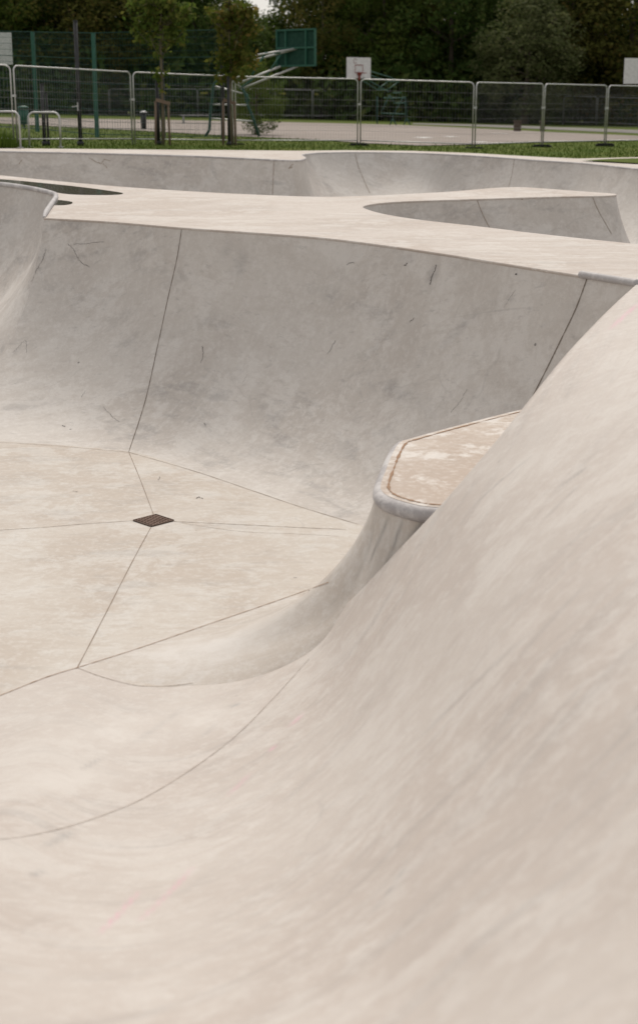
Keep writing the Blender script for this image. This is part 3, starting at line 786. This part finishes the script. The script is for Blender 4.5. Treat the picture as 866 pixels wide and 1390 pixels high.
white_stand(487, 77, 1.75, 1.14, 83, R(38), 533, True, 'white basketball backboard on a green truss in the middle beyond the fence')
white_stand(873, 78, 1.8, 1.15, 68, R(10), 885, False, 'plain grey white backboard cut off by the right edge', False)
o = white_stand(-20, 43, 1.75, 1.05, 50, R(5), -40, False, 'white backboard cut off by the left edge behind the green fence')

# ------------------------------------------------------------------ small far furniture
def furn(px, yb, d): g = at_d(px, yb, d); g.z = zgr(g.x, g.y)+EYE; return g
g = furn(267, 160, 78)
t = thing('park_bench', g, 'low dark bench beyond the court left of the bronze young tree', 'bench')
bm = bmesh.new(); add_box(bm, (-.85,-.2,.44), (.85,.2,.49)); from_bm('seat', bm, M['wire'], t)
for x in (-.7, .7): bm = bmesh.new(); add_box(bm, (x-.04,-.18,0), (x+.04,.18,.44)); from_bm('leg', bm, M['wire'], t)
for px, yb, d, w, lb in ((702,176,76,.35,'brown wooden planter box left one beyond the court'),(736,177.5,76,.22,'smaller brown wooden planter box right one beyond the court')):
    g = furn(px, yb, d); t = thing('planter_box', g, lb, 'planter', 'brown boxes beyond the court')
    bm = bmesh.new(); add_box(bm, (-w/2,-w/2,0), (w/2,w/2,.5)); bmesh.ops.bevel(bm, geom=bm.edges[:], offset=.02, segments=1); from_bm('box', bm, M['planter'], t)
    bm = bmesh.new(); add_box(bm, (-w/2-.04,-w/2-.04,.5), (w/2+.04,w/2+.04,.56)); from_bm('rim', bm, M['planter'], t)
g = furn(32, 158, 60); t = thing('litter_bin', g, 'small green litter bin between the two green fence posts region at left', 'litter bin')
t['label'] = 'small green litter bin left of the first bright green fence post'
bm = bmesh.new(); tube(bm, [(0,0,.15),(0,0,.75)], .22, 14, rads=[.17,.22]); from_bm('bin_body', bm, M['green'], t, True)
bm = bmesh.new(); tube(bm, [(0,0,.8),(0,0,.86),(0,0,.9)], .25, 14, rads=[.26,.22,.08]); from_bm('lid', bm, M['green'], t, True)
bm = bmesh.new(); tube(bm, [(0,0,0),(0,0,.8)], .04, 8); from_bm('leg', bm, M['green'], t, True)
g = furn(195, 160, 62); t = thing('litter_bin', g, 'round dark litter bin with a pale domed lid left of the staked young tree', 'litter bin')
bm = bmesh.new(); tube(bm, [(0,0,0),(0,0,.7)], .13, 14, rads=[.11,.13]); from_bm('bin_body', bm, M['black'], t, True)
bm = bmesh.new(); tube(bm, [(0,0,.7),(0,0,.74),(0,0,.78)], .17, 14, rads=[.17,.14,.05]); from_bm('lid', bm, M['white'], t, True)

# ------------------------------------------------------------------ trees
def leaves(name, m, clumps, per, size, parent=None, seed=0, squash=1.0):
    rnd = random.Random(seed); verts, faces, hues = [], [], []
    for (c, rad, hue) in clumps:
        for _ in range(per):
            while True:
                q = Vector((rnd.uniform(-1,1), rnd.uniform(-1,1), rnd.uniform(-1,1)))
                if .25 < q.length < 1: break
            q = q.normalized()*(q.length**.6)
            p = c+Vector((q.x*rad, q.y*rad, q.z*rad*squash))
            n = (q+Vector((rnd.gauss(0,.7), rnd.gauss(0,.7), rnd.gauss(0,.7)+.35))).normalized()
            u = n.orthogonal().normalized(); u.rotate(Matrix.Rotation(rnd.uniform(0, 6.28), 3, n)); v = n.cross(u)
            s = size*rnd.uniform(.55, 1.25); b = len(verts)
            verts += [p-u*s*.6, p+v*s*.33+n*s*.08, p+u*s*.6, p-v*s*.33+n*s*.08]
            faces.append((b, b+1, b+2, b+3)); hh = min(max(hue+rnd.gauss(0,.22), 0), 1); hues += [(hh, rnd.random(), 0, 1)]*4
    me = bpy.data.meshes.new(name); me.from_pydata([tuple(v) for v in verts], [], faces)
    at = me.color_attributes.new('hue', 'FLOAT_COLOR', 'POINT')
    at.data.foreach_set('color', [x for h in hues for x in h])
    return link_mesh(name, me, m, parent)
def trunk_bm(H, r, rnd, limbs, spread):
    bm = bmesh.new(); pts = [Vector((0,0,-.2))]; x = y = 0
    for k in range(1, 7): x += rnd.uniform(-.1,.1)*r*3; y += rnd.uniform(-.1,.1)*r*3; pts.append(Vector((x, y, H*k/6)))
    tube(bm, pts, r, 9, rads=[r*1.35]+[r*(1-.13*k) for k in range(1, 7)])
    for _ in range(limbs):
        k = rnd.randint(2, 5); a = rnd.uniform(0, 6.28); p = pts[k]; L = spread*rnd.uniform(.5, .95)
        e = p+Vector((math.cos(a)*L, math.sin(a)*L, L*rnd.uniform(.5, 1.1))); mid = (p+e)/2+Vector((0,0,-.08*L))
        tube(bm, [p, mid, e], r*.3, 6, rads=[r*.42, r*.28, r*.1])
    return bm
def crown_clumps(H, Rw, z0, n, rnd, cr, jitter=.2):
    out = []
    for _ in range(n):
        while True:
            q = Vector((rnd.uniform(-1,1), rnd.uniform(-1,1), rnd.uniform(-1,1)))
            if q.length < 1: break
        q = q.normalized()*q.length**.45
        zc = (z0+H)/2; hz = (H-z0)/2
        w = Rw*(1-.25*max(q.z, 0))
        out.append((Vector((q.x*w, q.y*w, zc+q.z*hz)), cr*rnd.uniform(.6, 1.3), rnd.random()))
    return out
protos = {}
def big_tree(kind, px, yb, d, H, Rw, label, group='trees of the dark wood', z0=1.0):
    key = kind
    g = at_d(px, yb, d); g.z = zgr(g.x, g.y)+EYE
    if key not in protos:
        rnd = random.Random(len(protos)*13+5)
        root = thing('broadleaf_tree', g, label, 'tree', group)
        tb = from_bm('trunk', trunk_bm(9, .22, rnd, 9, 2.6), M['bark'], root, True)
        cl = crown_clumps(11.5, 3.6, .3, 105 if 'olive' in key else 85, rnd, 1.05)
        leaves('crown', M[key], cl, 150, .24, root, seed=len(protos)*3+1)
        protos[key] = root; r = root
    else:
        r = copy_tree(protos[key]); r['label'] = label; r.location = g
    r.rotation_euler = (0, 0, random.uniform(0, 6.28)); r.scale = (Rw/3.6, Rw/3.6, H/12.0)
    return r
TL = [('leaf_dark', -20, 95, 13, 4.2, 'dark tree at the far left edge above the cut-off fence panel'),
      ('leaf_mid', 20, 90, 9.5, 3.4, 'mid green tree left of the first green fence post'),
      ('leaf_dark', 75, 97, 13, 4.4, 'dark tree between the two bright green fence posts'),
      ('leaf_brown', 95, 88, 9.0, 3.6, 'olive brown tree behind the tall slim black post'),
      ('leaf_brown', 150, 88, 9.5, 3.4, 'olive brown tree right of the second bright green post'),
      ('leaf_dark', 205, 97, 14, 4.2, 'dark tree behind the staked young tree'),
      ('leaf_dark', 268, 92, 12, 3.8, 'dark tree between the two young trees'),
      ('leaf_dark', 335, 92, 6.4, 3.2, 'low dark tree behind the arms of the green basketball stand'),
      ('leaf_mid', 372, 100, 7.0, 3.2, 'low green tree against the gap of bright sky'),
      ('leaf_brown', 436, 86, 9.6, 2.3, 'narrow yellowish tree between the green and the white backboards'),
      ('leaf_dark', 425, 104, 13, 3.6, 'tall dark tree behind the narrow yellowish tree'),
      ('leaf_mid', 480, 95, 12, 3.2, 'mid green tree directly above the white backboard'),
      ('leaf_mid', 522, 94, 12, 3.0, 'mid green tree above the truss of the white backboard'),
      ('leaf_brown', 566, 97, 10.0, 2.2, 'small yellowish tree in the gap between two dark trees'),
      ('leaf_dark', 612, 90, 12.5, 3.8, 'large dark tree above the fence panel bend'),
      ('leaf_dark', 665, 98, 13, 3.8, 'dark tree behind the pale olive rounded tree'),
      ('leaf_olive', 712, 82, 7.2, 2.9, 'pale olive rounded tree right of the middle, lower than the rest'),
      ('leaf_brown', 775, 84, 10.5, 4.0, 'large brownish tree right of the pale olive rounded one'),
      ('leaf_dark', 735, 100, 13, 4.0, 'dark tree rising behind the pale olive rounded tree top'),
      ('leaf_brown', 850, 82, 10.5, 4.2, 'large brownish tree at the right edge above the cut-off backboard'),
      ('leaf_dark', 905, 92, 13, 4.2, 'dark tree at the far right edge')]
for k, px, d, H, Rw, lb in TL:
    d2 = (106 if 'olive' in k else 111)+(d-82)*.3; big_tree(k, px, 160, d2, H*d2/d, Rw*d2/d, lb)
# small bushy trees low in front of the wood
for px, d, H, Rw, lb in ((348, 56, 2.9, 1.0, 'green bush behind the post of the green basketball stand'),):
    r = big_tree('leaf_mid', px, 165, d, H, Rw, lb); r.name = 'bush'; r['category'] = 'bush'; r['group'] = 'bushes'
# understorey and far wood: one mass
rnd = random.Random(99); cl = []
for _ in range(560):
    px = rnd.uniform(-160, 1030); d = rnd.uniform(109, 116); p = at_d(px, 160, d)
    cl.append((Vector((p.x, p.y, zgr(p.x, p.y)+EYE+rnd.uniform(.2, 3.6))), rnd.uniform(.9, 1.7), rnd.random()))
for _ in range(620):
    px = rnd.uniform(-160, 1030); d = rnd.uniform(116, 130); p = at_d(px, 160, d)
    top_ = 5.2 if 285 < px < 425 else 10.5
    cl.append((Vector((p.x, p.y, zgr(p.x, p.y)+EYE+rnd.uniform(1, top_))), rnd.uniform(1.4, 2.4), rnd.random()))
wood = leaves('woodland', M['leaf_dark'], cl, 125, .6, None, seed=77); tag(wood, kind='stuff')

# young staked trees
def young(px, ybase, d, crown_px, m, label, stakes, seed):
    d = gr(px, ybase).y+.3; g = at_d(px, ybase, d); rnd = random.Random(seed); s = (ybase-60)/(at_d(px, 60, d).z-g.z)
    root = thing('young_tree', g, label, 'young tree', 'staked young trees')
    H = (ybase-(-5))/s; bm = bmesh.new()
    tube(bm, [Vector((rnd.uniform(-.02,.02), 0, H*k/8)) for k in range(9)], .04, 8, rads=[.05-.004*k for k in range(9)])
    for _ in range(26):
        z = H*rnd.uniform(.58, .98); a = rnd.uniform(0, 6.28); L = rnd.uniform(.3, .75)
        tube(bm, [(0,0,z), (math.cos(a)*L*.6, math.sin(a)*L*.6, z+L*.3), (math.cos(a)*L, math.sin(a)*L, z+L*.75)], .01, 4, rads=[.014,.009,.004])
    from_bm('trunk', bm, M['twig'], root, True)
    cl = []
    for cx, cy, cw, chh, n in crown_px:
        for _ in range(n):
            a = rnd.uniform(0, 6.28); rr = rnd.random()**.5
            cl.append((Vector(((cx-px+math.cos(a)*cw*rr)/s, rnd.uniform(-.6,.6)*cw/s, (ybase-cy+math.sin(a)*chh*rr)/s)), rnd.uniform(.10, .26), rnd.random()))
    leaves('crown', m, cl, 9 if seed == 1 else 12, .16, root, seed, .8)
    gs = thing('tree_stake_frame', at_d(stakes[0], ybase, d-.05), 'wooden stake frame round the trunk of the '+('green' if seed == 1 else 'bronze')+' young tree', 'tree stake', 'wooden stakes of the young trees')
    o0 = gs.location.copy()
    for x in stakes:
        bm = bmesh.new(); a = at_d(x, ybase, d-.05)-o0; tube(bm, [a+Vector((0,0,-.1)), a+Vector(((stakes[0]+stakes[-1])/2-x, 0, 0))*.003+Vector((0,0,(ybase-136)/s))], .032, 8); from_bm('stake', bm, M['wood'], gs, True)
    bm = bmesh.new(); a = at_d(stakes[0], 134.5, d-.1)-o0; b = at_d(stakes[-1], 140, d-.1)-o0; bar(bm, a, b, .05, .09); from_bm('cross_piece', bm, M['wood'], gs)
young(222, 197, 38, [(222,28,30,36,75),(203,12,24,22,36),(243,12,26,22,42),(196,44,12,12,10),(245,48,12,10,10),(222,95,4,36,9)], M['leaf_young'], 'green young tree with sparse yellow green leaves tied to wooden stakes', (211.5, 231), 1)
young(314, 197, 40, [(322,42,26,34,62),(320,82,30,16,34),(318,18,32,16,34),(312,100,18,10,8),(346,40,10,22,10)], M['leaf_young2'], 'bronze tinged young tree with a hanging leafy crown tied to wooden stakes', (303, 320), 2)

# grass blades beside the deck and dry tuft at the left
rnd = random.Random(5); bm = bmesh.new()
def blade(p, h):
    a = rnd.uniform(0, 6.28); w = .012; dx, dy = math.cos(a), math.sin(a); l = rnd.uniform(.1, .6)*h
    v = [bm.verts.new(p+Vector((-dy*w, dx*w, 0))), bm.verts.new(p+Vector((dy*w, -dx*w, 0))), bm.verts.new(p+Vector((dx*l, dy*l, h)))]
    bm.faces.new(v)
polyD = deck_outer; polyC = cpts
for _ in range(26000):
    px = rnd.uniform(-40, 900); d = 33+ (rnd.random()**1.5)*32; p = at_d(px, 190, d); p.z = zgr(p.x, p.y)+EYE
    if inside((p.x, p.y), polyD) or inside((p.x, p.y), polyC): continue
    blade(p, rnd.uniform(.03, .11))
for _ in range(2600):
    px = rnd.gauss(5, 16); p = at_d(px, 199, rnd.uniform(34.5, 38)); p.z = zgr(p.x, p.y)+EYE
    if inside((p.x, p.y), polyD): continue
    blade(p, rnd.uniform(.15, .5)*max(.3, 1-abs(px-5)/45))
gm = mat('grass_blades', 1, (.075, .115, .02), 0, .05); tag(from_bm('grass', bm, gm), kind='stuff')

# ------------------------------------------------------------------ light and camera
w = bpy.data.worlds.new('World'); scene.world = w; w.use_nodes = True
SUN_EL, SUN_AZ = R(54), R(-2)      # azimuth from +Y (ahead of the camera), negative to the left
nt = w.node_tree; bg = nt.nodes['Background']
sky = nt.nodes.new('ShaderNodeTexSky'); sky.sky_type = 'NISHITA'; sky.sun_disc = False
sky.sun_elevation = SUN_EL; sky.sun_rotation = SUN_AZ; sky.air_density = 1.0; sky.dust_density = 3.0; sky.ozone_density = 1.0
# bright broken cloud veil over the sky
wc = nt.nodes.new('ShaderNodeTexCoord'); wn_ = nt.nodes.new('ShaderNodeTexNoise'); wn_.inputs['Scale'].default_value = 2.2; wn_.inputs['Detail'].default_value = 6
wr = nt.nodes.new('ShaderNodeMapRange'); wr.inputs[1].default_value = .3; wr.inputs[2].default_value = .6; wr.inputs[3].default_value = .55; wr.inputs[4].default_value = .9
wm = nt.nodes.new('ShaderNodeMix'); wm.data_type = 'RGBA'; wm.inputs[7].default_value = (7.4, 7.2, 6.9, 1)
nt.links.new(wc.outputs['Generated'], wn_.inputs['Vector']); nt.links.new(wn_.outputs['Fac'], wr.inputs[0]); nt.links.new(wr.outputs[0], wm.inputs[0])
nt.links.new(sky.outputs[0], wm.inputs[6]); nt.links.new(wm.outputs[2], bg.inputs['Color']); bg.inputs['Strength'].default_value = .105
sl = bpy.data.lights.new('sun', 'SUN'); sl.energy = 2.3; sl.angle = R(20); sl.color = (1, .93, .84)
so = bpy.data.objects.new('sun', sl); C.objects.link(so)
sd = Vector((math.sin(SUN_AZ)*math.cos(SUN_EL), math.cos(SUN_AZ)*math.cos(SUN_EL), math.sin(SUN_EL)))
so.rotation_euler = sd.to_track_quat('Z', 'Y').to_euler(); so.location = (0, 0, 30)
cam = bpy.data.cameras.new('camera'); co = bpy.data.objects.new('camera', cam); C.objects.link(co); scene.camera = co
co.location = (0, 0, EYE); co.rotation_euler = (R(90)-TH, 0, 0)
cam.sensor_fit = 'HORIZONTAL'; cam.sensor_width = 24; cam.lens = 24*F/866; cam.shift_y = -(695-650)/866
cam.clip_start = .05; cam.clip_end = 3000
cam.dof.use_dof = True; cam.dof.focus_distance = 13.5; cam.dof.aperture_fstop = 2.3
scene.view_settings.view_transform = 'Standard'; scene.view_settings.look = 'None'
scene.view_settings.exposure = 0.13; scene.view_settings.gamma = 1
